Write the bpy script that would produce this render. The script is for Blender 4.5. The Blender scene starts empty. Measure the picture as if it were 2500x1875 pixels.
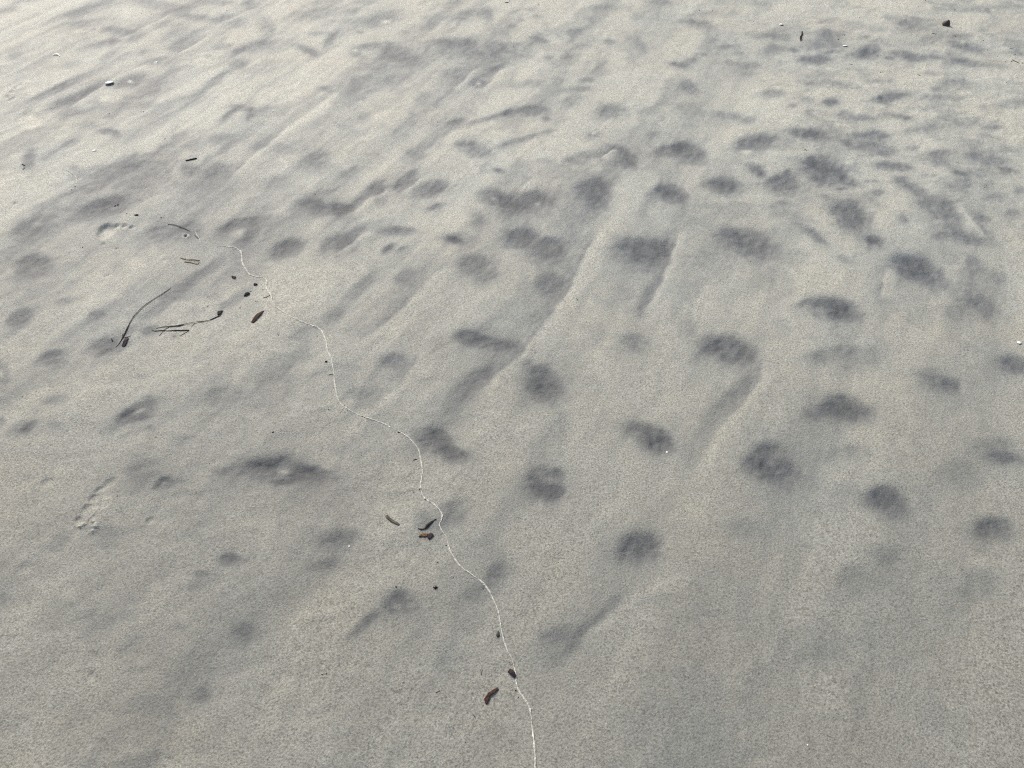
import bpy, math, random
import numpy as np
from mathutils import Vector

# ------------------------------------------------------------------ camera
H_CAM = 1.6
PITCH = math.radians(47.0)
FPX, PW, PH = 1888.0, 2500.0, 1875.0           # focal length and size of the photo in pixels
SC = bpy.context.scene
COL = SC.collection
cam_data = bpy.data.cameras.new('camera')
cam = bpy.data.objects.new('camera', cam_data)
COL.objects.link(cam)
cam.location = (0, 0, H_CAM)
cam.rotation_euler = (math.pi / 2 - PITCH, 0, 0)
cam_data.sensor_width = 36.0
cam_data.lens = 36.0 * FPX / PW
cam_data.clip_start = 0.05
cam_data.clip_end = 3000
SC.camera = cam

# ------------------------------------------------------------------ sky, sun, exposure
SUN_EL, SUN_AZ = math.radians(38), math.radians(-32)    # azimuth from +Y, negative = towards -X
world = bpy.data.worlds.new('World')
SC.world = world
world.use_nodes = True
wn = world.node_tree
sky = wn.nodes.new('ShaderNodeTexSky')
sky.sky_type = 'NISHITA'
sky.sun_disc = False
sky.sun_elevation = SUN_EL
sky.sun_rotation = SUN_AZ
sky.air_density = 1.0
sky.dust_density = 4.0
sky.ozone_density = 1.0
wn.links.new(sky.outputs[0], wn.nodes['Background'].inputs[0])
wn.nodes['Background'].inputs[1].default_value = 0.11
sd = bpy.data.lights.new('sun', 'SUN')
sd.energy = 2.0
sd.angle = math.radians(12)
sd.color = (1.0, 0.955, 0.89)
sun = bpy.data.objects.new('sun', sd)
COL.objects.link(sun)
to_sun = Vector((math.sin(SUN_AZ) * math.cos(SUN_EL), math.cos(SUN_AZ) * math.cos(SUN_EL), math.sin(SUN_EL)))
sun.rotation_euler = to_sun.to_track_quat('Z', 'Y').to_euler()
SC.view_settings.view_transform = 'Standard'
SC.view_settings.look = 'None'
SC.view_settings.gamma = 1.0
SC.view_settings.exposure = 0.55
SC.render.engine = 'CYCLES'
SC.cycles.use_denoising = False       # keep the sand grains crisp
SC.cycles.filter_width = 1.2

# ------------------------------------------------------------------ photo pixel -> point on the sand
CS, SN = math.cos(PITCH), math.sin(PITCH)
def ground(u, v):
    x = (u - PW / 2) / FPX
    yd = (v - PH / 2) / FPX
    t = H_CAM / (SN + yd * CS)
    return (x * t, (CS - yd * SN) * t)
def mpp(u, v):                                   # metres per photo pixel at that point
    return H_CAM / (SN + (v - PH / 2) / FPX * CS) / FPX
K = 2212 / 834.0
def T(c, r, x, y):
    return (833 * c + x / K, 625 * r + y / K)
def Z(ox, oy, s, pts):
    return [(ox + x / s, oy + y / s) for x, y in pts]

# ------------------------------------------------------------------ noise
def hash2(ix, iy, seed):
    h = (ix.astype(np.int64) * 374761393 + iy.astype(np.int64) * 668265263 + seed * 1442695041) & 0xFFFFFFFF
    h = ((h ^ (h >> 13)) * 1274126177) & 0xFFFFFFFF
    h = ((h ^ (h >> 16)) * 2246822519) & 0xFFFFFFFF
    return ((h ^ (h >> 15)) & 0xFFFFFF).astype(np.float64) / 0xFFFFFF
def vnoise(x, y, seed=0):
    ix, iy = np.floor(x), np.floor(y)
    fx, fy = x - ix, y - iy
    fx = fx * fx * fx * (fx * (fx * 6 - 15) + 10)
    fy = fy * fy * fy * (fy * (fy * 6 - 15) + 10)
    a, b = hash2(ix, iy, seed), hash2(ix + 1, iy, seed)
    c, d = hash2(ix, iy + 1, seed), hash2(ix + 1, iy + 1, seed)
    return (a + (b - a) * fx) * (1 - fy) + (c + (d - c) * fx) * fy
def fbm(x, y, octv=3, seed=0, gain=0.5):
    s, a, n = 0.0, 1.0, 0.0
    ca, sa = math.cos(0.6), math.sin(0.6)
    for o in range(octv):
        s = s + a * vnoise(x, y, seed + o * 17)
        n += a
        a *= gain
        x, y = (x * ca - y * sa) * 2.03 + 7.3, (x * sa + y * ca) * 2.03 + 3.1
    return s / n - 0.5
def sstep(a, b, x):
    t = np.clip((x - a) / (b - a), 0, 1)
    return t * t * (3 - 2 * t)

# ------------------------------------------------------------------ the sand sheet: one grid, fine close by, coarse to the horizon
NR, NC = 950, 1150
phi = np.radians(np.linspace(83, 14, NR))
ys = H_CAM / np.tan(phi)
dy0, dy1 = ys[1] - ys[0], ys[-1] - ys[-2]
near = [ys[0]]
st = 0.02
while near[-1] > -900:
    near.append(near[-1] - st); st *= 1.45
far = [ys[-1]]
st = dy1
while far[-1] < 1800:
    far.append(far[-1] + st); st *= 1.3
ROWS = np.array(near[:0:-1] + list(ys) + far[1:])
ss = list(np.linspace(-1, 1, NC))
st = 0.004
out = [1.0]
while out[-1] < 500:
    out.append(out[-1] + st); st *= 1.4
SCOL = np.array([-o for o in out[:0:-1]] + ss + out[1:])
HW = 0.9 + 0.62 * np.clip(ROWS, 0.2, 7)
X = SCOL[None, :] * HW[:, None]
Y = np.repeat(ROWS[:, None], len(SCOL), axis=1)
nr, nc = X.shape

# wash direction in the plane of the sand (the long pale streaks)
a0, a1 = ground(1113, 1062), ground(1492, 531)
WD = np.array([a1[0] - a0[0], a1[1] - a0[1]]); WD /= np.hypot(*WD)
AL = X * WD[0] + Y * WD[1]
AC = X * WD[1] - Y * WD[0]

WX = fbm(X / 0.09, Y / 0.09, 3, 11)
WY = fbm(X / 0.09, Y / 0.09, 3, 57)
inframe = sstep(7.5, 5.5, Y) * sstep(-0.3, 0.1, Y) * sstep(1.6, 1.05, np.abs(SCOL))[None, :]
rough = sstep(-0.15, 0.9, X - 0.55 - 0.10 * (Y - 2.2) + 0.8 * fbm(X / 0.7, Y / 0.7, 2, 5)) * sstep(1.7, 2.9, Y + 0.8 * fbm(X / 0.8, Y / 0.8, 2, 8))

HGT = 0.010 * fbm(X / 0.9, Y / 0.9, 2, 1)
HGT += 0.0065 * fbm(AL / 0.9 + 0.6 * WX, AC / 0.16 + 0.5 * WY, 3, 2) * (1 - 0.7 * rough)
HGT += 0.0012 * fbm(X / 0.045, Y / 0.045, 3, 3)
HGT += 0.0060 * fbm(X / 0.12, Y / 0.09, 3, 9) * rough
HGT += 0.0012 * fbm(X / 0.022, Y / 0.018, 2, 19) * rough
DARK = np.zeros_like(X)        # share of dark heavy mineral grains
PALE = np.zeros_like(X)        # loose pale dry sand

def window(cx, cy, rad):
    r0, r1 = np.searchsorted(ROWS, [cy - rad, cy + rad])
    r1 = max(r1, r0 + 1)
    hw = HW[r0:r1]
    if len(hw) == 0:
        return None
    lo = min((cx - rad) / hw.min(), (cx - rad) / hw.max())
    hi = max((cx + rad) / hw.min(), (cx + rad) / hw.max())
    c0, c1 = np.searchsorted(SCOL, [lo, hi])
    if c1 <= c0:
        return None
    return slice(r0, r1), slice(c0, c1)

def local(u, v, rx, ry, rot, reach):
    cx, cy = ground(u, v)
    a = math.radians(rot)
    e1 = ground(u + rx * math.cos(a), v - rx * math.sin(a))
    e2 = ground(u + ry * math.sin(a), v + ry * math.cos(a))
    M = np.array([[e1[0] - cx, e2[0] - cx], [e1[1] - cy, e2[1] - cy]])
    sv = np.linalg.svd(M, compute_uv=False)
    w = window(cx, cy, reach * sv[0])
    if w is None:
        return None
    warp = 0.34 * sv[1]
    dx = X[w] - cx + warp * WX[w] * 1.4
    dy = Y[w] - cy + warp * WY[w] * 1.4
    Mi = np.linalg.inv(M)
    return w, Mi[0, 0] * dx + Mi[0, 1] * dy, Mi[1, 0] * dx + Mi[1, 1] * dy, sv

DK = 0.9
def patch(u, v, rx, ry, rot, d, p=2.6, dep=1.0):
    L = local(u, v, rx * 1.34, ry * 1.34, rot, 3.4)
    if L is None:
        return
    w, a, b, sv = L
    r = np.sqrt(a * a + b * b)
    brk = 0.82 + 0.55 * fbm(AL[w] / 0.05, AC[w] / 0.018, 2, 31)
    pe = np.where(b < 0, p + 1.6, p - 0.5)          # crisp far rim, soft washed near side
    m = np.exp(-(r ** pe)) * brk
    halo = 0.20 * d * np.exp(-((a * a + b * b * 0.8) / 3.2)) * brk
    DARK[w] = 1 - (1 - DARK[w]) * (1 - np.clip(DK * d * m, 0, 0.97)) * (1 - np.clip(halo, 0, 0.5))
    HGT[w] -= dep * d * min(0.015, 0.17 * sv[1]) * np.exp(-(r ** np.where(b < 0, 4.0, 2.2)))

def pale(u, v, rx, ry, rot, d, bump=0.0):
    L = local(u, v, rx, ry, rot, 2.4)
    if L is None:
        return
    w, a, b, sv = L
    m = np.exp(-((a * a + b * b) ** 1.1))
    DARK[w] *= 1 - np.clip(d * m, 0, 1)
    HGT[w] += bump * m

def dent(u, v, rx, ry, rot, depth, p=4, ramp=0.0, rim=0.0):
    """a fresh press in the sand; ramp > 0 makes the upper-left wall steep and the floor climb away from it"""
    L = local(u, v, rx, ry, rot, 2.2)
    if L is None:
        return
    w, a, b, sv = L
    r = np.sqrt(a * a + b * b)
    m = np.exp(-(r ** p))
    cx, cy = ground(u, v)
    dd = ((X[w] - cx) * 0.75 - (Y[w] - cy) * 0.66) / max(sv[0], 1e-4)
    m2 = m * np.clip(1 - ramp * (dd + 0.4), 0.1, 1.3)
    HGT[w] -= 0.7 * depth * m2
    if rim:
        HGT[w] += rim * np.exp(-((r - 1.25) / 0.22) ** 2) * (0.6 + 1.2 * fbm(X[w] / 0.012, Y[w] / 0.012, 2, 77))
    DARK[w] *= 1 - 0.6 * m

def scarp(pts, dark=0.5, height=0.004, reach=0.10, edge=0.028):
    """a low washed edge: dark grains caught on its low left side, pale crest on its right"""
    P = np.array([ground(*p) for p in pts])
    c = P.mean(0)
    rad = np.max(np.hypot(*(P - c).T)) + 2.5 * reach
    w = window(c[0], c[1], rad)
    if w is None:
        return
    x = X[w] + 0.03 * WX[w]; y = Y[w] + 0.03 * WY[w]
    best = np.full(x.shape, 1e9); sgn = np.zeros(x.shape); tt = np.zeros(x.shape)
    seg = np.hypot(*(P[1:] - P[:-1]).T); cum = np.concatenate([[0], np.cumsum(seg)])
    for i in range(len(P) - 1):
        d = P[i + 1] - P[i]
        t = np.clip(((x - P[i, 0]) * d[0] + (y - P[i, 1]) * d[1]) / (d @ d), 0, 1)
        qx, qy = x - P[i, 0] - t * d[0], y - P[i, 1] - t * d[1]
        ds = np.hypot(qx, qy)
        m = ds < best
        best = np.where(m, ds, best)
        sgn = np.where(m, np.sign(qx * d[1] - qy * d[0]), sgn)
        tt = np.where(m, (cum[i] + t * seg[i]) / cum[-1], tt)
    height *= 0.42
    # points run far -> near; "right of the line" in the picture has sgn < 0
    sd_ = -best * sgn
    fade = sstep(0.0, 0.22, tt) * sstep(1.0, 0.78, tt)
    HGT[w] += height * fade * sstep(-edge, edge, sd_) * np.exp(-np.maximum(sd_, 0) / reach)
    brk = 0.75 + 0.8 * fbm(AL[w] / 0.10, AC[w] / 0.03, 2, 41)
    dk = sstep(edge * 0.3, -edge * 0.5, sd_) * np.exp(-np.maximum(-sd_, 0) / (reach * 0.6)) * fade * brk
    DARK[w] = 1 - (1 - DARK[w]) * (1 - np.clip(DK * dark * dk, 0, 0.95))
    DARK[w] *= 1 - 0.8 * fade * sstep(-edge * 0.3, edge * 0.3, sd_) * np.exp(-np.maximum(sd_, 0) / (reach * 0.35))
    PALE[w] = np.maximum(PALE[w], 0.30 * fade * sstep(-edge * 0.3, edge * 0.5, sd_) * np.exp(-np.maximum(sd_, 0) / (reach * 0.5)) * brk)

# dark sand, traced tile by tile: (x, y, half length, half width, tilt, strength)
PATCHES = {
(0, 0): [
 (480,105,70,22,10,.45),(540,70,100,14,15,.3),(600,150,140,20,5,.45),(930,10,60,20,0,.5),(1050,40,90,22,-5,.5),(1160,70,80,18,15,.55),
 (1400,15,100,18,-5,.5),(1615,30,35,30,0,.55),(1280,115,80,18,-5,.6),(1440,125,60,18,15,.55),(1530,150,60,28,0,.4),(1060,165,60,20,10,.35),
 (1730,175,55,40,-60,.45),(2060,90,140,30,8,.45),(2150,20,80,30,0,.3),(780,205,100,20,-8,.65),(890,225,45,22,40,.5),(660,290,110,18,12,.5),
 (735,275,28,22,60,.4),(1190,290,70,32,20,.55),(1270,215,60,16,25,.45),(1150,225,80,40,30,.3),(2150,250,60,20,50,.6),(2090,220,60,12,0,.4),
 (1680,300,110,30,10,.55),(1550,325,40,12,20,.45),(1990,320,65,20,-20,.6),(2030,345,30,15,-40,.5),(1560,420,45,32,0,.55),(940,345,50,16,15,.35),
 (720,355,60,18,30,.45),(1010,395,70,18,10,.6),(470,425,60,18,15,.35),(860,525,75,42,20,.6),(790,540,120,22,12,.45),(400,565,200,20,25,.65),
 (520,615,190,22,25,.7),(560,610,60,20,30,.55),(420,680,60,36,20,.4),(1400,525,120,22,38,.5),(1750,450,110,40,20,.3),(2120,580,50,15,-10,.45),
 (600,720,130,22,12,.45),(1200,670,140,38,15,.35),(960,690,70,25,0,.3),(1490,745,52,18,35,.65),(1565,703,60,15,-8,.6),(1620,745,32,20,70,.6),
 (1700,710,60,20,0,.3),(700,855,60,15,-8,.6),(750,862,25,14,-30,.4),(1000,780,120,40,10,.3),(460,925,50,16,25,.4),(800,920,120,50,20,.22),
 (1450,910,90,28,5,.35),(1690,940,70,24,30,.3),(1240,1105,55,28,0,.7),(1390,1110,60,38,20,.45),(1330,1190,110,38,30,.35),(2050,1050,80,52,20,.55),
 (1800,970,90,28,-5,.3),(640,1130,160,42,12,.5),(870,1090,80,24,15,.4),(480,1090,30,20,0,.4),(190,1020,42,32,60,.7),(180,1080,40,20,0,.4),
 (100,360,40,20,20,.4),(1020,1210,130,60,15,.3),(1780,1190,90,40,10,.35),(660,1350,140,50,14,.95),(210,1480,115,48,25,.75),(2040,1340,80,38,-10,.9),
 (2190,1350,50,30,0,.6),(1080,1510,110,36,5,.5),(1240,1500,60,46,30,.6),(1560,1455,105,26,18,.7),(1635,1500,85,34,65,.7),(1470,1500,65,26,30,.5),(1590,1560,60,40,40,.35),
 (1870,1610,85,48,25,.95),(2150,1600,90,36,35,.5),(1700,1390,120,50,20,.2)],
(1, 0): [
 (280,120,105,38,15,.6),(60,150,60,25,10,.35),(125,208,20,8,0,.5),(720,25,60,30,20,.35),(850,90,110,22,8,.4),(955,100,42,32,-60,.5),(780,125,40,11,0,.4),
 (160,10,60,15,0,.4),(80,65,40,15,10,.35),(620,120,60,20,30,.25),(590,175,60,25,20,.3),(190,300,90,18,10,.55),(350,340,90,36,-10,.55),(420,390,90,26,-10,.5),
 (650,270,60,11,0,.5),(760,275,90,22,0,.4),(830,300,50,34,-60,.45),(760,330,110,46,10,.4),(890,345,40,13,-10,.65),(1010,320,50,36,10,.45),(1060,350,60,20,0,.35),
 (95,350,30,14,0,.4),(1290,255,42,13,-15,.65),(1235,285,40,11,35,.4),(1510,200,35,15,0,.45),(1760,55,120,22,0,.3),(2070,15,40,14,0,.4),(1230,65,40,10,0,.35),
 (1275,110,25,14,0,.4),(1120,160,40,20,20,.3),(1740,270,32,14,-10,.5),(1930,290,58,38,-60,.4),(1590,300,50,14,0,.25),(2180,410,50,13,-5,.7),(730,480,60,28,10,.5),
 (1020,440,55,14,30,.65),(890,540,45,23,0,.65),(370,520,80,30,10,.3),(100,540,70,34,70,.35),(540,640,50,34,40,.35),(1200,550,90,20,10,.35),(1350,375,30,18,0,.45),
 (1500,375,50,24,10,.3),(1200,365,40,11,0,.35),(1590,520,40,14,0,.45),(1540,580,80,14,5,.45),(1690,450,50,33,40,.4),(1260,720,88,26,0,.6),(1330,770,30,11,-20,.5),
 (745,795,50,17,20,.7),(1090,730,30,20,30,.75),(950,770,170,14,17,.55),(1500,660,80,28,10,.3),(1760,720,82,44,5,.6),(800,935,60,18,0,.55),(900,980,70,36,-20,.5),
 (1180,905,140,15,17,.55),(470,1000,60,38,20,.4),(570,930,60,30,30,.3),(400,870,90,40,30,.25),(160,770,40,30,0,.35),(1030,1110,28,13,-10,.7),(1180,1100,60,56,0,.3),
 (1640,870,50,18,0,.4),(1310,1050,60,20,0,.25),(1830,985,60,30,-30,.65),(1880,1035,46,34,-60,.65),(1850,1060,60,34,0,.4),(1560,1030,100,32,15,.5),(1730,990,50,12,42,.6),
 (2150,968,100,30,15,.75),(2030,880,50,24,10,.3),(230,1215,65,24,32,.6),(430,1180,78,36,35,.8),(100,1320,120,20,35,.5),(270,1275,52,36,70,.75),(590,1230,100,42,12,.9),
 (610,1345,45,16,20,.75),(20,1360,50,33,0,.9),(985,1275,75,45,-15,.8),(1075,1300,40,32,-60,.65),(1190,1315,115,55,10,.95),(1320,1295,45,24,-20,.7),
 (1650,1250,92,72,0,.95),(1640,1350,70,40,0,.35),(2140,1250,80,46,-15,.95),(880,1410,50,33,-60,.4),(900,1450,60,28,30,.35),(360,1500,92,23,-3,.75),
 (740,1553,45,16,-15,1.0),(760,1550,90,33,0,.4),(310,1610,40,19,25,.75),(400,1615,30,12,20,.5),(50,1600,60,46,20,.7),(100,1510,100,28,30,.4),
 (1180,1540,82,48,0,.85),(1360,1620,105,58,-10,.8),(1980,1630,150,72,-5,1)],
(2, 0): [
 (470,25,60,12,0,.3),(60,140,80,14,-5,.4),(160,85,50,14,0,.3),(180,190,60,38,-40,.35),(540,230,80,18,-5,.35),(620,205,70,24,10,.35),(660,245,50,18,0,.35),
 (190,290,50,42,20,.35),(300,300,50,13,0,.45),(60,400,60,28,20,.35),(120,345,30,10,0,.4),(370,345,25,10,0,.4),(590,330,70,28,10,.4),(730,325,25,9,-20,.45),
 (960,220,58,22,-10,.55),(1010,255,90,42,0,.3),(1230,75,40,14,20,.25),(1120,170,60,24,0,.3),(1270,200,50,18,0,.25),(1180,240,30,10,0,.4),(1260,270,40,14,0,.35),
 (1480,165,78,26,0,.5),(980,335,60,9,10,.5),(880,390,78,28,0,.7),(790,400,30,18,0,.3),(1160,355,80,22,5,.55),(1225,340,56,42,0,.6),(1345,378,25,11,0,.65),
 (1430,355,68,18,-8,.6),(1510,380,60,18,-5,.6),(1630,375,60,13,-5,.4),(430,420,60,16,0,.5),(310,405,50,14,-5,.3),(430,470,60,28,-10,.3),(1630,260,80,28,10,.4),
 (1820,235,50,14,0,.5),(1780,290,60,18,-10,.4),(1890,320,88,25,-10,.6),(1850,410,100,20,-10,.65),(1640,480,60,16,0,.35),(1730,540,40,14,0,.35),(1310,530,60,10,0,.25),
 (1000,540,60,14,-20,.25),(40,560,50,33,-20,.6),(595,605,63,22,-5,.5),(820,655,55,20,-15,.4),(970,668,43,20,0,.7),(715,685,25,12,0,.4),(1350,635,98,20,8,.7),
 (1290,640,20,11,0,.5),(1645,578,30,11,0,.4),(1575,625,25,11,0,.4),(1615,695,30,13,0,.35),(50,700,60,30,0,.35),(310,750,78,26,-12,.5),(440,770,35,15,0,.45),
 (1060,750,42,22,0,.5),(1170,765,60,16,-5,.5),(1400,755,70,15,-10,.5),(1460,768,20,11,0,.5),(2140,680,90,28,10,.4),(1950,700,30,14,0,.35),(1780,730,20,12,0,.25),
 (800,858,105,26,-5,.8),(875,878,50,20,-10,.65),(1560,840,90,23,8,.5),(1850,800,90,28,5,.35),(2020,830,50,14,0,.4),(490,925,112,46,10,.85),(60,995,90,48,-15,.85),
 (1160,870,45,14,-5,.6),(1280,880,72,28,-10,.6),(1280,970,92,32,-10,.6),(1070,925,35,14,-20,.4),(1490,960,40,17,0,.4),(1670,990,70,18,5,.5),(1650,1040,90,32,-10,.45),
 (1900,940,40,24,0,.3),(1890,1005,40,16,0,.4),(2000,1040,108,42,-10,.5),(2110,1100,50,13,-10,.6),(1810,1120,35,11,-15,.65),(2120,960,50,14,-10,.3),
 (930,1105,122,64,-20,.95),(1080,1160,60,20,-20,.6),(840,1035,30,24,0,.6),(1370,1075,108,26,-5,.75),(480,1100,60,28,-25,.6),(520,1130,25,14,-30,.4),
 (1600,1135,40,11,0,.35),(1230,1175,40,10,0,.35),(1430,1165,40,18,0,.4),(1830,1200,70,33,0,.3),(1990,1200,40,24,0,.35),(300,1205,76,43,-15,.9),(210,1190,50,20,0,.5),
 (660,1190,82,48,0,.9),(690,1120,24,24,0,.5),(1040,1217,25,8,0,.7),(1265,1250,40,19,0,.5),(1530,1230,60,28,-25,.65),(1430,1190,60,24,-30,.4),(930,1280,40,14,-10,.35),
 (620,1340,60,24,10,.35),(1110,1400,115,70,-25,.9),(1640,1340,98,52,-10,.6),(1750,1400,90,55,-50,.55),(1850,1540,90,28,-20,.65),(1430,1420,30,19,-40,.45),
 (1680,1530,40,24,10,.5),(1240,1555,43,24,-10,.9),(1260,1590,60,38,0,.4),(850,1520,100,24,-35,.55),(2050,1280,50,28,0,.4),(1960,1420,40,19,-10,.4),(2140,1385,40,24,0,.4),
 (2190,1230,25,25,0,.4),(440,1570,142,66,-15,.9),(10,1270,30,38,0,.6)],
(0, 1): [
 (220,80,88,56,20,.9),(420,295,50,17,15,.5),(125,405,72,44,35,.85),(630,390,43,26,10,.6),(690,590,78,46,15,.75),(770,600,60,28,20,.3),(970,500,43,28,20,.6),
 (340,660,62,36,15,.75),(5,775,40,66,0,.6),(1250,165,150,32,33,.5),(1050,340,120,40,35,.35),(1540,280,110,26,37,.5),(360,940,70,33,10,.4),(700,690,40,25,0,.2),
 (890,1010,115,38,22,.8),(920,1050,45,13,10,.6),(830,1030,50,18,30,.5),(180,1110,60,20,35,.65),(130,1120,70,38,20,.35),(170,1130,20,14,0,.5),(355,1100,40,24,0,.4),
 (5,1070,20,28,0,.5),(970,1110,20,12,0,.5),(960,912,22,8,10,.4),(1430,920,110,48,15,.4),(1800,760,160,70,25,.3),(1960,520,90,50,40,.25),(910,1400,88,56,20,.5),
 (1060,1470,50,30,25,.8),(1840,1400,150,62,0,.45),(1740,1345,115,45,12,.6),(1590,1380,140,33,8,.5),(1930,1425,118,45,-2,.85),(2050,1400,80,28,-10,.5),(1820,1460,50,15,0,.75),
 (1160,1200,60,30,20,.25),(915,785,30,14,0,.3),(1130,525,15,8,0,.5),(2180,400,60,38,40,.35)],
(1, 1): [
 (880,60,98,52,0,.65),(950,150,60,38,20,.45),(420,150,70,48,30,.5),(130,210,120,28,42,.4),(1360,200,80,56,20,.6),(2020,230,120,42,60,.4),(850,540,88,46,-8,1.0),
 (1000,575,110,32,-10,.65),(1120,590,70,38,-10,.3),(350,690,68,43,0,.6),(1210,710,50,30,-30,.55),(1320,820,88,70,-25,.95),(1340,890,98,56,0,.35),(1910,570,73,43,0,.5),
 (870,810,120,48,30,.55),(760,980,130,56,45,.35),(650,1190,88,46,-40,.8),(740,1290,88,43,-15,.75),(560,1200,60,48,0,.5),(1990,1165,115,56,-25,.85),(2080,1230,70,48,0,.6),
 (1280,1430,70,44,30,.6),(1400,1420,50,38,0,.6),(1345,1525,88,55,-10,.95),(130,910,70,38,0,.3),(720,1640,80,38,20,.5)],
(2, 1): [
 (1530,95,135,66,-15,.9),(1640,140,50,38,-20,.4),(1700,200,60,56,0,.3),(1060,30,40,24,-20,.4),(1885,45,40,33,0,.4),(2070,160,60,38,-20,.3),(980,340,125,56,-8,.85),
 (1090,385,60,38,-20,.5),(800,300,50,13,20,.4),(1960,330,98,56,-20,.5),(330,620,140,74,-15,.9),(180,600,70,24,30,.5),(400,850,120,40,45,.22),
 (280,980,130,56,45,.3),(1030,640,175,42,5,.4),(1580,420,120,60,20,.2),(1640,820,125,56,-20,.45),(1740,850,60,43,-20,.4),(2160,710,88,52,-5,.7),(1080,1000,115,70,-10,.9),
 (880,1040,80,48,10,.4),(520,1310,100,60,25,.75),(620,1400,105,70,-10,.9),(560,1240,70,34,-5,.5),(2100,1320,88,38,-5,.75),(2050,1250,110,50,0,.3),(1330,1600,98,72,-20,1.0),
 (1080,1290,90,43,10,.35),(1180,720,100,48,10,.25),(1790,1430,120,80,0,.25),(1060,1560,90,60,0,.2)],
(0, 2): [
 (1490,310,58,33,0,.65),(1295,405,45,20,0,.5),(1270,480,50,30,0,.2),(2150,190,70,48,0,.45),(2110,350,90,38,15,.45),(700,170,80,58,0,.25),(1590,780,68,48,10,.45),
 (1300,1190,58,38,0,.4),(620,730,100,70,0,.18),(390,210,60,60,0,.2),(900,870,100,60,0,.15),(10,560,30,30,0,.4)],
(1, 2): [
 (1940,240,112,84,0,.85),(365,590,78,56,30,.75),(170,720,100,33,42,.5),(450,640,60,58,0,.25),(700,70,110,43,20,.5),(540,70,60,58,0,.35),(1020,390,70,43,45,.5),
 (900,530,90,48,20,.3),(1410,810,110,48,10,.45),(1610,750,120,33,40,.3),(1740,640,100,38,50,.25),(2060,600,90,48,0,.3),(60,180,80,58,0,.35),(1450,930,150,58,30,.2)],
(2, 2): [
 (2030,120,96,66,0,.75),(1130,470,100,88,10,.35),(1920,520,120,98,30,.3),(1320,300,90,58,0,.3),(400,120,100,58,0,.25),(900,900,160,90,40,.15)],
}
# loose streaky background of dark grains, laid down along the wash
reg = sstep(0.9, 2.6, Y) * (1 - 0.55 * rough) * (1 - 0.45 * sstep(-0.6, 0.6, X))
stk = fbm(AL / 0.75 + WX, AC / 0.12 + 0.7 * WY, 3, 101)
DARK += np.clip(0.09 + 1.25 * stk, 0, 0.5) * (0.42 + 0.46 * reg) * inframe
DARK += np.clip(1.2 * fbm(AL / 0.28 + WX, AC / 0.045 + WY, 3, 131), 0, 0.4) * (0.16 + 0.34 * reg) * (1 - rough) * inframe
HGT += 0.0016 * fbm(AL / 0.30 + WX, AC / 0.035 + 0.6 * WY, 3, 141) * (1 - rough) * inframe * (0.35 + 0.65 * sstep(0.9, 2.2, Y))
PALE += np.clip(1.5 * fbm(AL / 0.35 + WX, AC / 0.06 + WY, 3, 151), 0, 0.5) * (0.10 + 0.30 * sstep(1.0, 2.4, Y)) * inframe
DARK += np.clip(fbm(X / 0.16 + WX, Y / 0.10 + WY, 3, 121) - 0.02, 0, 0.4) * 1.1 * rough * inframe
mott = sstep(0.15, -0.25, X) * sstep(2.1, 1.6, Y) * inframe
HGT += 0.0060 * fbm(X / 0.13 + WX, Y / 0.10 + WY, 3, 161) * mott
PALE += np.clip(1.4 * fbm(X / 0.14 + WX, Y / 0.10 + WY, 3, 161), 0, 0.5) * 0.45 * mott
for (c, r), lst in PATCHES.items():
    for (x, y, rx, ry, rot, d) in lst:
        u, v = T(c, r, x, y)
        patch(u, v, rx / K, ry / K, rot, d, p=2.4 if d < 0.6 else 3.0)

def TP(c, r, pts):
    return [T(c, r, x, y) for x, y in pts]
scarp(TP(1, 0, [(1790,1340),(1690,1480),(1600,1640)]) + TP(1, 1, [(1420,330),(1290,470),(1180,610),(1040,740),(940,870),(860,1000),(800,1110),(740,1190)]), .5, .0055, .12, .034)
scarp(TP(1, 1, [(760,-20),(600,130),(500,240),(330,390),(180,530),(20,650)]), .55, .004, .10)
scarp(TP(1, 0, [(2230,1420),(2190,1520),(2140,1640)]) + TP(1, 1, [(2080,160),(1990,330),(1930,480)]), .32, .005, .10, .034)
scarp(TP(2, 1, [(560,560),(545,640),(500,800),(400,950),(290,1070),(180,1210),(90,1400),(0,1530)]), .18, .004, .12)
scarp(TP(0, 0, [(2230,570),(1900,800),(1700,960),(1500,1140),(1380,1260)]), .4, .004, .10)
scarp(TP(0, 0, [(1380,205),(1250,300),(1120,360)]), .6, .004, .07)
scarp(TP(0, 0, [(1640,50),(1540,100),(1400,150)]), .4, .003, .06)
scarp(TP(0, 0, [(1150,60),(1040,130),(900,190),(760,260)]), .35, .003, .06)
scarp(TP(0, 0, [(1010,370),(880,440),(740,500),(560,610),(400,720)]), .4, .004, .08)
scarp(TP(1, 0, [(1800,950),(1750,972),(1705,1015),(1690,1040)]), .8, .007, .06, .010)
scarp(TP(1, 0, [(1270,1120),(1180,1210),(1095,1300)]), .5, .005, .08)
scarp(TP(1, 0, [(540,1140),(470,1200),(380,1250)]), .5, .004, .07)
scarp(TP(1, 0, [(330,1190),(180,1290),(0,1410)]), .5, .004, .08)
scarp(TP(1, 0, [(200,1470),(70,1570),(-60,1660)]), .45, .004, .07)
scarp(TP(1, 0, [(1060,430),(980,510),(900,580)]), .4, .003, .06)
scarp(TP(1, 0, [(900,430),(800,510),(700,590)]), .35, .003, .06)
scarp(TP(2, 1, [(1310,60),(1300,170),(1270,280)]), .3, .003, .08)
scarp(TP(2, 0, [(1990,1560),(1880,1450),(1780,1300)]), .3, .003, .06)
scarp(TP(1, 2, [(2160,380),(1900,520),(1760,640),(1640,760),(1500,900)]), .10, .003, .12)
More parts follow.
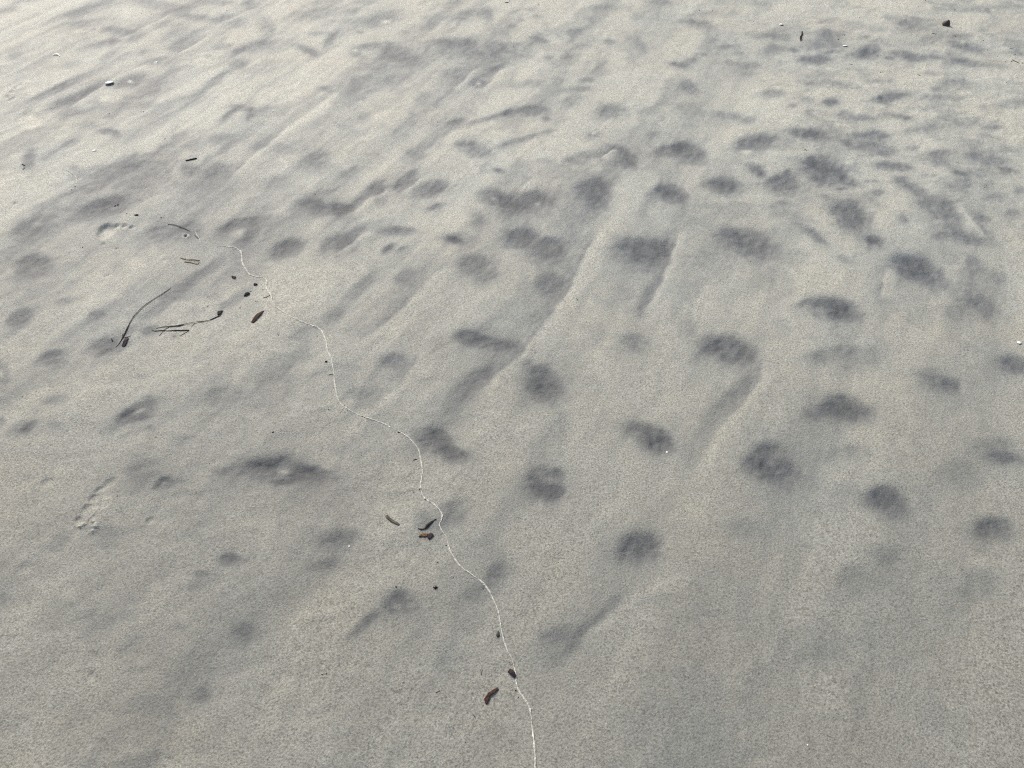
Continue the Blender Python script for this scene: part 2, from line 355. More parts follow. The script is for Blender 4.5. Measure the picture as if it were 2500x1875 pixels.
scarp(TP(1, 1, [(560,560),(400,800),(200,1010)]), .25, .003, .12)

# pale cores inside some of the hollows
for (c, r, x, y, rx, ry, rot, d, b) in [
 (0,1,215,82,34,20,10,.45,.001),(0,1,1840,1390,46,26,10,.85,.002),(0,1,900,1005,50,14,22,.6,.002),(0,1,1060,1470,20,12,20,.7,.001),
 (2,1,575,1335,45,26,15,.45,.001),(1,1,1340,1450,40,26,0,.35,.0005),(1,0,290,130,32,16,0,.9,.003),(1,0,1270,1310,20,9,0,.55,.001),(1,0,985,1280,26,13,0,.5,.001),
 (2,0,420,982,40,20,-10,.8,.003),(1,2,360,610,34,24,0,.6,.001),(0,0,230,1440,40,18,20,.6,.001),(0,0,1550,1510,45,30,20,.6,.001),(0,0,1540,745,38,16,10,.6,.001),
 (0,0,845,520,20,9,0,.8,.002),(0,1,5,775,18,30,0,.95,.003),(2,1,620,1390,30,16,0,.25,0),(1,0,890,538,16,8,0,.9,.002),(2,0,1080,1060,30,14,-15,.6,.002)]:
    u, v = T(c, r, x, y)
    pale(u, v, rx / K, ry / K, rot, d, b)

# fresh bare footprints and pokes
def dz(ox, oy, s, x, y, rx, ry, rot, depth, **k):
    dent(ox + x / s, oy + y / s, rx / s, ry / s, rot, depth, **k)
A = (200, 480, 11.06)
dz(*A, 650, 950, 235, 200, 30, .017, p=7, ramp=.75)
dz(*A, 800, 900, 190, 110, 25, .004, ramp=.6)
for x, y, rx, ry, ro in [(960,800,108,58,12),(1160,805,98,58,10),(1355,838,84,44,10)]:
    dz(*A, x, y, rx, ry, ro, .0085, p=6, ramp=.7)
dz(*A, 590, 1290, 60, 36, -30, .006, ramp=.5, rim=.002)
dz(*A, 940, 1410, 52, 24, 25, .006, ramp=.5)
B = (150, 1130, 8.73)
dz(*B, 1010, 410, 150, 70, 35, .006, p=3)
for x, y, rx, ry, ro in [(800,580,135,64,30),(680,760,150,80,35),(530,1000,145,95,42),(360,1235,105,90,20)]:
    dz(*B, x, y, rx, ry, ro, .0050, p=5, ramp=.9)
dz(*B, 850, 820, 260, 190, 40, .003, p=4, ramp=.3)
def crumbs(u, v, rx, ry, rot, h):
    L = local(u, v, rx, ry, rot, 2.2)
    if L:
        w, a, b, sv = L
        m = np.exp(-((a * a + b * b) ** 1.5))
        HGT[w] += h * m * (0.25 + 1.9 * np.clip(fbm(X[w] / 0.007, Y[w] / 0.007, 2, 203) + 0.15, 0, 1))
        DARK[w] *= 1 - 0.8 * m
        PALE[w] = np.maximum(PALE[w], m * sstep(0.0, 0.25, fbm(X[w] / 0.007, Y[w] / 0.007, 2, 203) + 0.12))
crumbs(150 + 690 / 8.73, 1130 + 1340 / 8.73, 11, 17, -20, .006)
crumbs(150 + 430 / 8.73, 1130 + 1330 / 8.73, 12, 6, 25, .0045)
crumbs(150 + 610 / 8.73, 1130 + 1130 / 8.73, 12, 4, 50, .006)
crumbs(150 + 850 / 8.73, 1130 + 850 / 8.73, 26, 18, 40, .0022)
C7 = (0, 180, 11.06)
for x, y, rx, ry, ro in [(420,370,70,34,20),(310,490,90,46,25),(200,620,80,46,15),(310,690,120,30,30),(540,290,60,26,15)]:
    dz(*C7, x, y, rx, ry, ro, .010, ramp=.6)
dz(*C7, 780, 1240, 340, 240, 10, .006, p=8)
dz(*C7, 800, 1070, 150, 140, 0, .008, ramp=.5)
dent(*T(0, 0, 155, 25), 60 / K, 34 / K, 5, .012, ramp=.5)
dent(*T(0, 0, 95, 1317), 22 / K, 11 / K, 25, .007, ramp=.6)
for c, r, x, y, rx, ry, ro, dp in [(0,1,300,1470,50,26,25,.008),(0,1,1062,36,22,15,20,.007),(0,1,690,130,22,12,15,.007),(0,2,160,370,55,30,25,.007),(0,2,970,55,28,20,35,.010),
     (0,2,610,960,60,45,-55,.006),(0,2,615,1090,70,34,-50,.007),(0,2,1850,1070,70,56,40,.005),(0,2,450,500,60,40,20,.003),(0,1,1290,700,40,20,20,.002)]:
    dent(*T(c, r, x, y), rx / K, ry / K, ro, dp * 0.55, p=3, ramp=.5)
# crab hole with a crumbly rim
u0, v0 = 380 + 400 / 5.53, 500 + 412 / 5.53
L0 = local(u0, v0, 8.5, 6.5, 0, 2.4)
w, a, b, sv = L0
rr = np.sqrt(a * a + b * b)
ring = np.exp(-((rr - 0.85) / 0.30) ** 2) * (0.35 + 1.5 * np.clip(fbm(X[w] / 0.006, Y[w] / 0.006, 2, 207) + 0.25, 0, 1))
HGT[w] += 0.006 * ring - 0.005 * np.exp(-(rr / 0.5) ** 3)
PALE[w] = np.maximum(PALE[w], np.clip(1.2 * ring, 0, 1))
DARK[w] *= 1 - np.clip(ring, 0, 0.9)
for c, r, x, y in [(0,0,1010,402),(0,0,845,520),(1,0,95,330),(1,0,1640,860),(1,0,300,140)]:
    crumbs(*T(c, r, x, y), 6, 3.2, 0, .006)
# sparse low crumbs where feet have broken the crust on the right
cr = np.clip(fbm(X / 0.03, Y / 0.022, 3, 301) - 0.08, 0, 1)
HGT += 0.007 * cr * rough * inframe
# ragged grain by grain edges and a slightly rough floor where the dark sand lies
DARK *= 1 + 0.42 * fbm(AL / 0.030, AC / 0.014, 3, 501) * sstep(0.05, 0.4, DARK)
DARK += 0.10 * fbm(X / 0.016, Y / 0.016, 3, 511) * inframe
HGT += 0.0026 * fbm(X / 0.017, Y / 0.014, 3, 521) * sstep(0.15, 0.7, DARK)
DARK = np.clip(DARK, 0, 1)
NEAR_DARK = sstep(3.0, 0.40, Y + 0.12 * X + 0.5 * fbm(X / 0.8, Y / 0.8, 3, 401))  # tone mask: sand gets darker towards the near edge, broken by noise

def gh(x, y):
    r = int(np.clip(np.searchsorted(ROWS, y) - 1, 0, nr - 2))
    fy = (y - ROWS[r]) / (ROWS[r + 1] - ROWS[r])
    v = 0.0
    for k, wt in ((r, 1 - fy), (r + 1, fy)):
        s = x / HW[k]
        c = int(np.clip(np.searchsorted(SCOL, s) - 1, 0, nc - 2))
        fx = (s - SCOL[c]) / (SCOL[c + 1] - SCOL[c])
        v += wt * (HGT[k, c] * (1 - fx) + HGT[k, c + 1] * fx)
    return float(v)

# ------------------------------------------------------------------ materials
def new_mat(name):
    m = bpy.data.materials.new(name)
    m.use_nodes = True
    nt = m.node_tree
    return m, nt, nt.nodes['Principled BSDF']
def node(nt, kind, **kw):
    n = nt.nodes.new(kind)
    for k, v in kw.items():
        setattr(n, k, v)
    return n
def math_n(nt, op, a, b=None, c=None, clamp=False):
    n = node(nt, 'ShaderNodeMath', operation=op)
    n.use_clamp = clamp
    for i, q in enumerate((a, b, c)):
        if q is None:
            continue
        if isinstance(q, (int, float)):
            n.inputs[i].default_value = q
        else:
            nt.links.new(q, n.inputs[i])
    return n.outputs[0]

def sand_material(name, line=False):
    m, nt, bs = new_mat(name)
    L = nt.links
    geo = node(nt, 'ShaderNodeTexCoord').outputs['Object']
    vor = node(nt, 'ShaderNodeTexVoronoi', feature='F1')
    vor.inputs['Scale'].default_value = 330
    L.new(geo, vor.inputs['Vector'])
    sep = node(nt, 'ShaderNodeSeparateColor')
    L.new(vor.outputs['Color'], sep.inputs[0])
    n1 = node(nt, 'ShaderNodeTexNoise'); n1.inputs['Scale'].default_value = 225; n1.inputs['Detail'].default_value = 3; n1.inputs['Roughness'].default_value = 0.6
    n2 = node(nt, 'ShaderNodeTexNoise'); n2.inputs['Scale'].default_value = 26; n2.inputs['Detail'].default_value = 4
    n3 = node(nt, 'ShaderNodeTexNoise'); n3.inputs['Scale'].default_value = 3.2; n3.inputs['Detail'].default_value = 4
    for n in (n1, n2, n3):
        L.new(geo, n.inputs['Vector'])
    rnd = sep.outputs[0]
    # dark share, broken up grain by grain
    if line:
        dk = math_n(nt, 'MULTIPLY', rnd, 0.10)
    else:
        at = node(nt, 'ShaderNodeAttribute', attribute_name='dark').outputs['Fac']
        g = math_n(nt, 'MULTIPLY_ADD', math_n(nt, 'SUBTRACT', rnd, 0.5), 0.22, at)
        g = math_n(nt, 'MULTIPLY_ADD', math_n(nt, 'SUBTRACT', n1.outputs[0], 0.5), 0.75, g)
        dk = math_n(nt, 'MULTIPLY_ADD', math_n(nt, 'SUBTRACT', n2.outputs[0], 0.5), 0.16, g, clamp=True)
    ramp = node(nt, 'ShaderNodeValToRGB')
    e = ramp.color_ramp.elements
    e[0].position = 0.0; e[0].color = (0.490, 0.479, 0.400, 1)
    e[1].position = 1.0; e[1].color = (0.082, 0.088, 0.090, 1)
    k = e.new(0.22); k.color = (0.374, 0.379, 0.328, 1)
    k = e.new(0.55); k.color = (0.203, 0.212, 0.204, 1)
    if line:
        e[0].color = (0.60, 0.58, 0.50, 1)
    L.new(dk, ramp.inputs[0])
    # odd grains: black, rust, glassy
    val = math_n(nt, 'MULTIPLY_ADD', rnd, 0.50, 0.75)
    val = math_n(nt, 'MULTIPLY', val, math_n(nt, 'MULTIPLY_ADD', math_n(nt, 'SUBTRACT', n1.outputs[0], 0.5), 2.3, 1.0))
    odd = math_n(nt, 'GREATER_THAN', sep.outputs[1], 0.975)
    val = math_n(nt, 'MULTIPLY', val, math_n(nt, 'MULTIPLY_ADD', odd, -0.22, 1.0))
    val = math_n(nt, 'MULTIPLY', val, math_n(nt, 'MULTIPLY_ADD', n2.outputs[0], 0.30, 0.85))
    if not line:
        v2 = node(nt, 'ShaderNodeTexVoronoi', feature='F1'); v2.inputs['Scale'].default_value = 75
        L.new(geo, v2.inputs['Vector'])
        s2 = node(nt, 'ShaderNodeSeparateColor'); L.new(v2.outputs['Color'], s2.inputs[0])
        rad = math_n(nt, 'MULTIPLY_ADD', s2.outputs[1], 0.13, 0.03)
        near = math_n(nt, 'LESS_THAN', v2.outputs['Distance'], rad)
        isd = math_n(nt, 'MULTIPLY', near, math_n(nt, 'GREATER_THAN', s2.outputs[0], 0.88))
        isp = math_n(nt, 'MULTIPLY', near, math_n(nt, 'LESS_THAN', s2.outputs[0], 0.10))
        val = math_n(nt, 'MULTIPLY', val, math_n(nt, 'MULTIPLY_ADD', isd, -0.40, 1.0))
        val = math_n(nt, 'MULTIPLY', val, math_n(nt, 'MULTIPLY_ADD', isp, 0.40, 1.0))
        dp = node(nt, 'ShaderNodeAttribute', attribute_name='near_dark').outputs['Fac']
        val = math_n(nt, 'MULTIPLY', val, math_n(nt, 'MULTIPLY_ADD', dp, -0.46, 1.0))  # darker base colour towards the near edge
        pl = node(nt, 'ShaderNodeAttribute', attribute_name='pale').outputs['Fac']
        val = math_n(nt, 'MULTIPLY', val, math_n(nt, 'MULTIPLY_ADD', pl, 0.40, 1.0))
    mix = node(nt, 'ShaderNodeMix', data_type='RGBA', blend_type='MULTIPLY')
    mix.inputs['Factor'].default_value = 1.0
    L.new(ramp.outputs[0], mix.inputs['A'])
    comb = node(nt, 'ShaderNodeCombineColor')
    warm = math_n(nt, 'MULTIPLY_ADD', math_n(nt, 'SUBTRACT', n3.outputs[0], 0.5), 0.10, 1.0)
    L.new(math_n(nt, 'MULTIPLY', val, warm), comb.inputs[0])
    L.new(val, comb.inputs[1])
    L.new(math_n(nt, 'DIVIDE', val, warm), comb.inputs[2])
    L.new(comb.outputs[0], mix.inputs['B'])
    L.new(mix.outputs['Result'], bs.inputs['Base Color'])
    bs.inputs['Roughness'].default_value = 0.70
    bs.inputs['Specular IOR Level'].default_value = 0.45
    # fine relief of the grains
    hsum = math_n(nt, 'MULTIPLY_ADD', rnd, 0.6, math_n(nt, 'MULTIPLY', n1.outputs[0], 1.2))
    bump = node(nt, 'ShaderNodeBump')
    bump.inputs['Strength'].default_value = 0.8
    bump.inputs['Distance'].default_value = 0.0014
    L.new(hsum, bump.inputs['Height'])
    L.new(bump.outputs[0], bs.inputs['Normal'])
    return m

def plant_material(name, c1, c2, rough_=0.8, spec=0.18, scale=120, stretch=(1, 1, 1)):
    m, nt, bs = new_mat(name)
    L = nt.links
    co = node(nt, 'ShaderNodeTexCoord').outputs['Object']
    mp = node(nt, 'ShaderNodeMapping')
    mp.inputs['Scale'].default_value = stretch
    L.new(co, mp.inputs[0])
    n = node(nt, 'ShaderNodeTexNoise'); n.inputs['Scale'].default_value = scale; n.inputs['Detail'].default_value = 4
    L.new(mp.outputs[0], n.inputs['Vector'])
    r = node(nt, 'ShaderNodeValToRGB')
    r.color_ramp.elements[0].position = 0.35; r.color_ramp.elements[0].color = (*c1, 1)
    r.color_ramp.elements[1].position = 0.68; r.color_ramp.elements[1].color = (*c2, 1)
    L.new(n.outputs[0], r.inputs[0])
    L.new(r.outputs[0], bs.inputs['Base Color'])
    bs.inputs['Roughness'].default_value = rough_
    bs.inputs['Specular IOR Level'].default_value = spec
    b = node(nt, 'ShaderNodeBump'); b.inputs['Strength'].default_value = 0.6; b.inputs['Distance'].default_value = 0.0008
    L.new(n.outputs[0], b.inputs['Height'])
    L.new(b.outputs[0], bs.inputs['Normal'])
    return m

M = {
 'sand': sand_material('sand'),
 'line': sand_material('swash_sand', True),
 'reed': plant_material('dark_reed', (0.010, 0.009, 0.008), (0.040, 0.033, 0.027)),
 'leaf': plant_material('dark_leaf', (0.012, 0.009, 0.008), (0.055, 0.038, 0.030)),
 'purple': plant_material('purple_brown_leaf', (0.020, 0.013, 0.015), (0.062, 0.045, 0.048)),
 'olive': plant_material('olive_grey_leaf', (0.050, 0.046, 0.034), (0.150, 0.135, 0.105)),
 'rust': plant_material('rust_brown_leaf', (0.038, 0.019, 0.013), (0.088, 0.046, 0.031)),
 'orange': plant_material('orange_brown_leaf', (0.110, 0.058, 0.026), (0.230, 0.135, 0.065)),
 'straw': plant_material('straw', (0.100, 0.070, 0.038), (0.290, 0.220, 0.130)),
 'char': plant_material('black_bit', (0.006, 0.006, 0.006), (0.026, 0.023, 0.021), 0.8, 0.15, 300),
 'stone': plant_material('dark_stone', (0.026, 0.026, 0.026), (0.085, 0.082, 0.078), 0.7, 0.3, 260),
 'shell': plant_material('white_shell', (0.74, 0.72, 0.67), (0.86, 0.85, 0.81), 0.4, 0.4, 140),
 'mussel': plant_material('dark_shell', (0.014, 0.011, 0.016), (0.120, 0.095, 0.085), 0.45, 0.4, 160),
}

# ------------------------------------------------------------------ build the sand
me = bpy.data.meshes.new('sand_ground')
nv = nr * nc
co = np.empty((nv, 3), np.float32)
co[:, 0] = X.ravel(); co[:, 1] = Y.ravel(); co[:, 2] = HGT.ravel()
idx = np.arange(nv, dtype=np.int32).reshape(nr, nc)
quads = np.stack([idx[:-1, :-1], idx[:-1, 1:], idx[1:, 1:], idx[1:, :-1]], -1).reshape(-1, 4)
nf = len(quads)
me.vertices.add(nv); me.vertices.foreach_set('co', co.ravel())
me.loops.add(nf * 4); me.loops.foreach_set('vertex_index', quads.ravel())
me.polygons.add(nf)
me.polygons.foreach_set('loop_start', np.arange(0, nf * 4, 4, dtype=np.int32))
me.polygons.foreach_set('loop_total', np.full(nf, 4, np.int32))
me.polygons.foreach_set('use_smooth', np.ones(nf, bool))
for nm, arr in (('dark', DARK), ('near_dark', NEAR_DARK), ('pale', PALE)):
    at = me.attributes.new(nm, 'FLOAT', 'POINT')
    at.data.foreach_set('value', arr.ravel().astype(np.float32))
me.update(calc_edges=True)
me.materials.append(M['sand'])
og = bpy.data.objects.new('sand_ground', me)
og['kind'] = 'structure'
COL.objects.link(og)

# ------------------------------------------------------------------ helpers for the things lying on the sand
rng = random.Random(4)
def link(name, verts, faces, mat, parent=None, smooth=True, loc=None):
    me = bpy.data.meshes.new(name)
    if loc is not None:
        verts = [(x - loc[0], y - loc[1], z - loc[2]) for x, y, z in verts]
    me.from_pydata(verts, [], faces)
    me.polygons.foreach_set('use_smooth', [smooth] * len(me.polygons))
    me.materials.append(M[mat])
    o = bpy.data.objects.new(name, me)
    COL.objects.link(o)
    if loc is not None and parent is None:
        o.location = loc
    if parent is not None:
        o.parent = parent
    return o
def tag(o, label, cat, group=None):
    o['label'] = label; o['category'] = cat
    if group:
        o['group'] = group
    return o
def empty(name, loc):
    o = bpy.data.objects.new(name, None)
    o.empty_display_size = 0.02
    COL.objects.link(o)
    o.location = loc
    return o

def resample(pts, n):
    P = np.array(pts, float)
    Q = [P[0]]
    m = len(P)
    for i in range(m - 1):           # Catmull-Rom
        p0, p1, p2, p3 = P[max(i - 1, 0)], P[i], P[i + 1], P[min(i + 2, m - 1)]
        for k in range(1, n + 1):
            t = k / n
            Q.append(0.5 * ((2 * p1) + (-p0 + p2) * t + (2 * p0 - 5 * p1 + 4 * p2 - p3) * t * t + (-p0 + 3 * p1 - 3 * p2 + p3) * t ** 3))
    return np.array(Q)

def strip_mesh(path, sub=3, flat=0.35, lift=0.0, curl=0.0, jit=0.10, seed=0):
    """path: (u, v, full width in photo pixels). A tapered, flattened stem: eight-sided section, closed ends."""
    R = random.Random(seed)
    g = []
    for u, v, w in path:
        x, y = ground(u, v)
        g.append((x, y, w * mpp(u, v)))
    Q = resample(g, sub)
    n = len(Q)
    verts, faces = [], []
    NS = 8
    for i, (x, y, w) in enumerate(Q):
        a = Q[max(i - 1, 0)]; b = Q[min(i + 1, n - 1)]
        d = np.array([b[0] - a[0], b[1] - a[1]]); d /= max(np.hypot(*d), 1e-9)
        nx, ny = -d[1], d[0]
        w = max(w * 0.88, 0.0010) * (1 + R.uniform(-jit, jit))
        th = max(w * flat, 0.0010)
        t = i / (n - 1)
        z = gh(x, y) + th * 0.28 + lift * math.sin(math.pi * t) + 0.0006 * R.random()
        for k in range(NS):
            q = 2 * math.pi * k / NS
            ox = math.cos(q) * w / 2
            oz = math.sin(q) * th / 2 + curl * w * (2 * ox / w) ** 2
            verts.append((x + nx * ox, y + ny * ox, z + oz))
    for i in range(n - 1):
        for k in range(NS):
            a = i * NS + k; b = i * NS + (k + 1) % NS
            faces.append((a, a + NS, b + NS, b))
    faces.append(tuple(range(NS)))
    faces.append(tuple(reversed(range((n - 1) * NS, n * NS))))
    return verts, faces

def flake_mesh(poly, thick=0.0018, dome=0.0, tilt=0.0, seed=0, lift=0.0):
    """poly: outline in photo pixels; a scrap with a ragged edge, its own thickness and a warped face"""
    R = random.Random(seed)
    P = [ground(u, v) for u, v in poly]
    n0 = len(P)
    ring = []
    for i in range(n0):
        a, b = P[i], P[(i + 1) % n0]
        for k in range(3):
            t = k / 3
            j = 0.06 * math.hypot(b[0] - a[0], b[1] - a[1]) if k else 0
            ring.append((a[0] + (b[0] - a[0]) * t + R.uniform(-j, j), a[1] + (b[1] - a[1]) * t + R.uniform(-j, j)))
    cx = sum(p[0] for p in ring) / len(ring); cy = sum(p[1] for p in ring) / len(ring)
    rad = max(math.hypot(p[0] - cx, p[1] - cy) for p in ring)
    z0 = gh(cx, cy)
    n = len(ring)
    verts, faces = [], []
    def zz(x, y):
        r = math.hypot(x - cx, y - cy) / rad
        return max(gh(x, y), z0 - 0.004) + lift * 0.5 + dome * (1 - r * r) + tilt * (x - cx) / rad * 0.5
    for top in (0, 1):
        for f in (1.0, 0.55):
            for x, y in ring:
                px, py = cx + (x - cx) * f, cy + (y - cy) * f
                verts.append((px, py, zz(px, py) + (thick if top else -0.0006) + (R.uniform(0, .0005) if top else 0)))
        verts.append((cx, cy, zz(cx, cy) + (thick * 1.1 if top else -0.0006)))
    B = 2 * n + 1
    for s, flip in ((0, True), (B, False)):
        for i in range(n):
            j = (i + 1) % n
            f1 = (s + i, s + j, s + n + j, s + n + i)
            f2 = (s + n + i, s + n + j, s + 2 * n)
            faces.append(f1[::-1] if flip else f1)
            faces.append(f2[::-1] if flip else f2)
    for i in range(n):
        j = (i + 1) % n
        faces.append((i, j, B + j, B + i))
    return verts, faces

def base_of(u, v):
    x, y = ground(u, v)
    return (x, y, gh(x, y))
def strip(name, path, mat, label, cat, group=None, **k):
    v, f = strip_mesh(path, **k)
    m = path[len(path) // 2]
    return tag(link(name, v, f, mat, loc=base_of(m[0], m[1])), label, cat, group)
def flake(name, poly, mat, label, cat, group=None, **k):
    v, f = flake_mesh(poly, **k)
    u = sum(p[0] for p in poly) / len(poly); w = sum(p[1] for p in poly) / len(poly)
    return tag(link(name, v, f, mat, loc=base_of(u, w), smooth=False), label, cat, group)
def part(parent, name, vf, mat, smooth=True):
    l = parent.location
    v = [(x - l[0], y - l[1], z - l[2]) for x, y, z in vf[0]]
    return link(name, v, vf[1], mat, parent=parent, smooth=smooth)
def W(pts, ws):
    return [(p[0], p[1], w) for p, w in zip(pts, ws)]

# ------------------------------------------------------------------ the thin pale swash line, in three lengths
def swash(name, pts, wpx, label, seed):
    R = random.Random(seed)
    g = [ground(u, v) + (wpx * mpp(u, v),) for u, v in pts]
    Q = resample(g, 4)
    d = np.hypot(np.diff(Q[:, 0]), np.diff(Q[:, 1])); s = np.concatenate([[0], np.cumsum(d)])
    n = int(s[-1] / 0.003)
    t = np.linspace(0, s[-1], n)
    xs, yq, wq = np.interp(t, s, Q[:, 0]), np.interp(t, s, Q[:, 1]), np.interp(t, s, Q[:, 2])
    ph = R.uniform(0, 50)
    verts, faces = [], []
    NSEC = 7
    for i in range(n):
        a, b = max(i - 2, 0), min(i + 2, n - 1)
        dx, dy = xs[b] - xs[a], yq[b] - yq[a]
        l = max(math.hypot(dx, dy), 1e-9); nx, ny = -dy / l, dx / l
        mod = float(vnoise(np.array([t[i] / 0.035 + ph]), np.array([0.5]), seed)[0])
        mod2 = float(vnoise(np.array([t[i] / 0.009 + ph]), np.array([3.5]), seed)[0])
        end = min(1.0, i / 14 + 0.15, (n - 1 - i) / 14 + 0.15)
        w = wq[i] * max(0.34, 0.28 + 0.85 * mod + 0.5 * (mod2 - 0.5)) * end
        off = wq[i] * 0.9 * (float(vnoise(np.array([t[i] / 0.05 + ph]), np.array([8.5]), seed)[0]) - 0.5)
        gap = float(sstep(0.10, 0.26, vnoise(np.array([t[i] / 0.06 + ph]), np.array([15.5]), seed)[0]))
        w *= 0.6 + 0.4 * gap
        hgt = 0.0013 * (0.35 + mod) * end * (0.4 + 0.6 * gap)
        for k in range(NSEC):
            q = (k / (NSEC - 1)) * 2 - 1
            o = q * w * 0.55 + off + (R.uniform(-.18, .18) * w)
            px, py = xs[i] + nx * o, yq[i] + ny * o
            z = gh(px, py) + (hgt * (1 - q * q) + R.uniform(0, .0006) if abs(q) < 0.95 else -0.0012)
            verts.append((px, py, z))
    for i in range(n - 1):
        for k in range(NSEC - 1):
            a = i * NSEC + k
            faces.append((a, a + NSEC, a + NSEC + 1, a + 1))
    o = link(name, verts, faces, 'line', loc=(xs[0], yq[0], gh(xs[0], yq[0])))
    return tag(o, label, 'swash line')
r2 = (380, 500, 5.53)
main = Z(*r2, [(840,565),(940,565),(1020,575),(1075,580),(1120,605),(1160,640),(1175,700),(1180,770),(1190,830),(1230,890),(1280,940),(1350,965),(1420,985),(1480,1010),(1495,1060),(1500,1110),(1530,1180),(1570,1250),(1580,1320),(1620,1370)]) \
 + TP(0, 1, [(1780,325),(1850,375),(1940,420),(2030,450),(2080,480),(2110,545),(2125,610),(2150,670),(2160,740),(2165,810),(2180,890)]) \
 + TP(1, 1, [(0,955),(60,1000),(135,1035),(240,1070),(330,1110),(400,1145),(460,1195),(500,1245),(512,1300),(525,1370),(525,1430),(515,1500),(545,1570),(600,1610)]) \
 + TP(1, 2, [(648,10),(645,50),(632,80),(650,120),(680,160),(692,200),(705,250),(740,310),(780,360),(840,400),(900,440),(950,490),(985,560),(1010,620),(1025,690),(1045,800),(1070,880),(1105,950),(1130,1040),(1138,1100),(1150,1150),(1200,1230),(1225,1290),(1235,1370),(1245,1450),(1255,1530),(1258,1600),(1258,1700),(1265,1850)])
swash('swash_line', main, 5.2, 'long thin pale wavy line of sand left by a wave, dotted with black crumbs', 7)
swash('swash_line', Z(*r2, [(520,335),(560,400),(590,450),(605,520),(612,545)]), 2.6, 'short pale sand line just below the crumbly crab hole', 9)
swash('swash_line', Z(0, 370, 10.05, [(1540,440),(1640,460),(1740,520),(1820,560),(1860,630),(1870,700),(1860,800),(1860,880),(1890,940),(1930,990)]), 2.6, 'short hooked pale sand line beside a pair of black crumbs', 12)

# ------------------------------------------------------------------ reeds, leaves and twigs
r1 = (260, 690, 7.373)
st_pts = Z(*r1, [(160,1150),(230,1090),(300,1000),(340,930),(390,830),(440,720),(490,640),(570,550),(660,460),(760,380),(870,300),(990,220),(1090,150),(1160,95)])
reed = tag(empty('bowed_reed', base_of(*st_pts[2])), 'long thin dark reed stem bowed in an arc, forked at its foot', 'reed')
part(reed, 'stem', strip_mesh(W(st_pts, [1.2,1.6,2.6,3.0,2.8,2.1,1.9,2.0,1.7,1.9,1.5,1.5,1.4,.8]), flat=.8, lift=.0015, seed=1), 'reed')
part(reed, 'side_shoot', strip_mesh(W(Z(*r1, [(300,995),(296,960),(305,932)]), [2.2,1.8,1.0]), seed=2), 'reed')
part(reed, 'side_leaf', strip_mesh(W(Z(*r1, [(300,1005),(345,998),(400,985),(452,966)]), [1.4,1.9,2.4,1.0]), seed=3), 'purple')
flake('leaf_scrap', Z(*r1, [(275,1140),(330,1147),(372,1080),(405,1008),(345,1012),(305,1080)]), 'purple', 'flat dark purplish leaf scrap at the foot of the bowed reed', 'leaf', seed=4, dome=.002)
bl = Z(*r1, [(890,826),(1010,812),(1130,802),(1250,792),(1370,770),(1480,745),(1600,722),(1700,708),(1830,690),(1930,650),(2000,622),(2065,598)])
blade = tag(empty('reed_leaf', base_of(*bl[4])), 'long narrow dark leaf blade with a twisted middle and fine side fibres', 'leaf')
part(blade, 'blade', strip_mesh(W(bl, [.8,1.8,3.2,4.2,4.4,1.6,1.6,3.2,1.8,4.2,4.6,2.6]), flat=.3, lift=.0015, seed=5), 'leaf')
part(blade, 'fibre', strip_mesh(W(Z(*r1, [(1130,815),(1060,850),(1000,910),(945,975)]), [1.6,1.4,1.2,.8]), seed=6), 'reed')
part(blade, 'fibre', strip_mesh(W(Z(*r1, [(1605,728),(1565,765),(1530,806)]), [1.4,1.2,.8]), seed=7), 'reed')
flake('leaf_scrap', Z(*r1, [(2008,537),(2050,520),(2096,510),(2068,570),(2000,596)]), 'leaf', 'small folded brown leaf scrap at the tip of the long leaf blade', 'leaf', seed=8, dome=.003)
sp = Z(*r1, [(815,848),(870,872),(1000,872),(1100,878),(1190,872),(1340,866),(1490,862)])
stalk = tag(empty('grass_stalk', base_of(*sp[3])), 'short straight dark grass stalk lying just under the long leaf blade', 'stalk')
part(stalk, 'stem', strip_mesh(W(sp, [1.4,2.2,2.4,1.6,3.0,3.4,3.4]), flat=.6, lift=.001, seed=9), 'reed')
part(stalk, 'splinter', strip_mesh(W(Z(*r1, [(1490,872),(1410,910),(1320,966)]), [1.6,1.6,.9]), seed=10), 'reed')
r8 = (540, 660, 11.85)
flake('leaf_sliver', Z(*r8, [(872,1518),(950,1405),(1080,1275),(1160,1225),(1245,1188),(1165,1300),(1060,1410),(945,1532)]), 'rust', 'pointed red-brown leaf sliver lying apart on clean sand', 'leaf', seed=11, dome=.003)
flake('bark_chip', Z(*r8, [(308,178),(435,212),(395,268),(312,232)]), 'leaf', 'square dark bark chip beside the crumbly end of the swash line', 'bark', seed=12, thick=.003)
flake('bark_chip', Z(*r8, [(942,442),(965,392),(1055,410),(1010,442)]), 'char', 'small black bark chip above the almond-shaped one', 'bark', seed=13, thick=.003)
flake('seed_husk', Z(*r8, [(658,760),(700,700),(770,652),(840,676),(800,712),(735,744)]), 'char', 'black almond-shaped husk with grey sand grains on its back', 'husk', seed=14, dome=.004)
strip('twig', W(Z(*r8, [(820,622),(855,610),(892,600)]), [1.2,1.6,1.0]), 'char', 'tiny black splinter touching the almond-shaped husk', 'twig', seed=15)
tw = Z(*r8, [(1215,812),(1260,805),(1310,795),(1380,752),(1435,738)])
twig = tag(empty('forked_twig', base_of(*tw[2])), 'tiny forked black twig lying across the pale swash line', 'twig')
part(twig, 'stem', strip_mesh(W(tw, [1.2,2.0,2.2,1.4,1.0]), seed=16), 'char')
part(twig, 'branch', strip_mesh(W(Z(*r8, [(1405,740),(1405,700),(1388,655)]), [1.2,1.1,.8]), seed=17), 'char')
sb = Z(*r2, [(332,724),(420,745),(510,751),(592,757)])
straw = tag(empty('bent_straw', base_of(*sb[2])), 'tan straw folded into a narrow hairpin', 'straw')
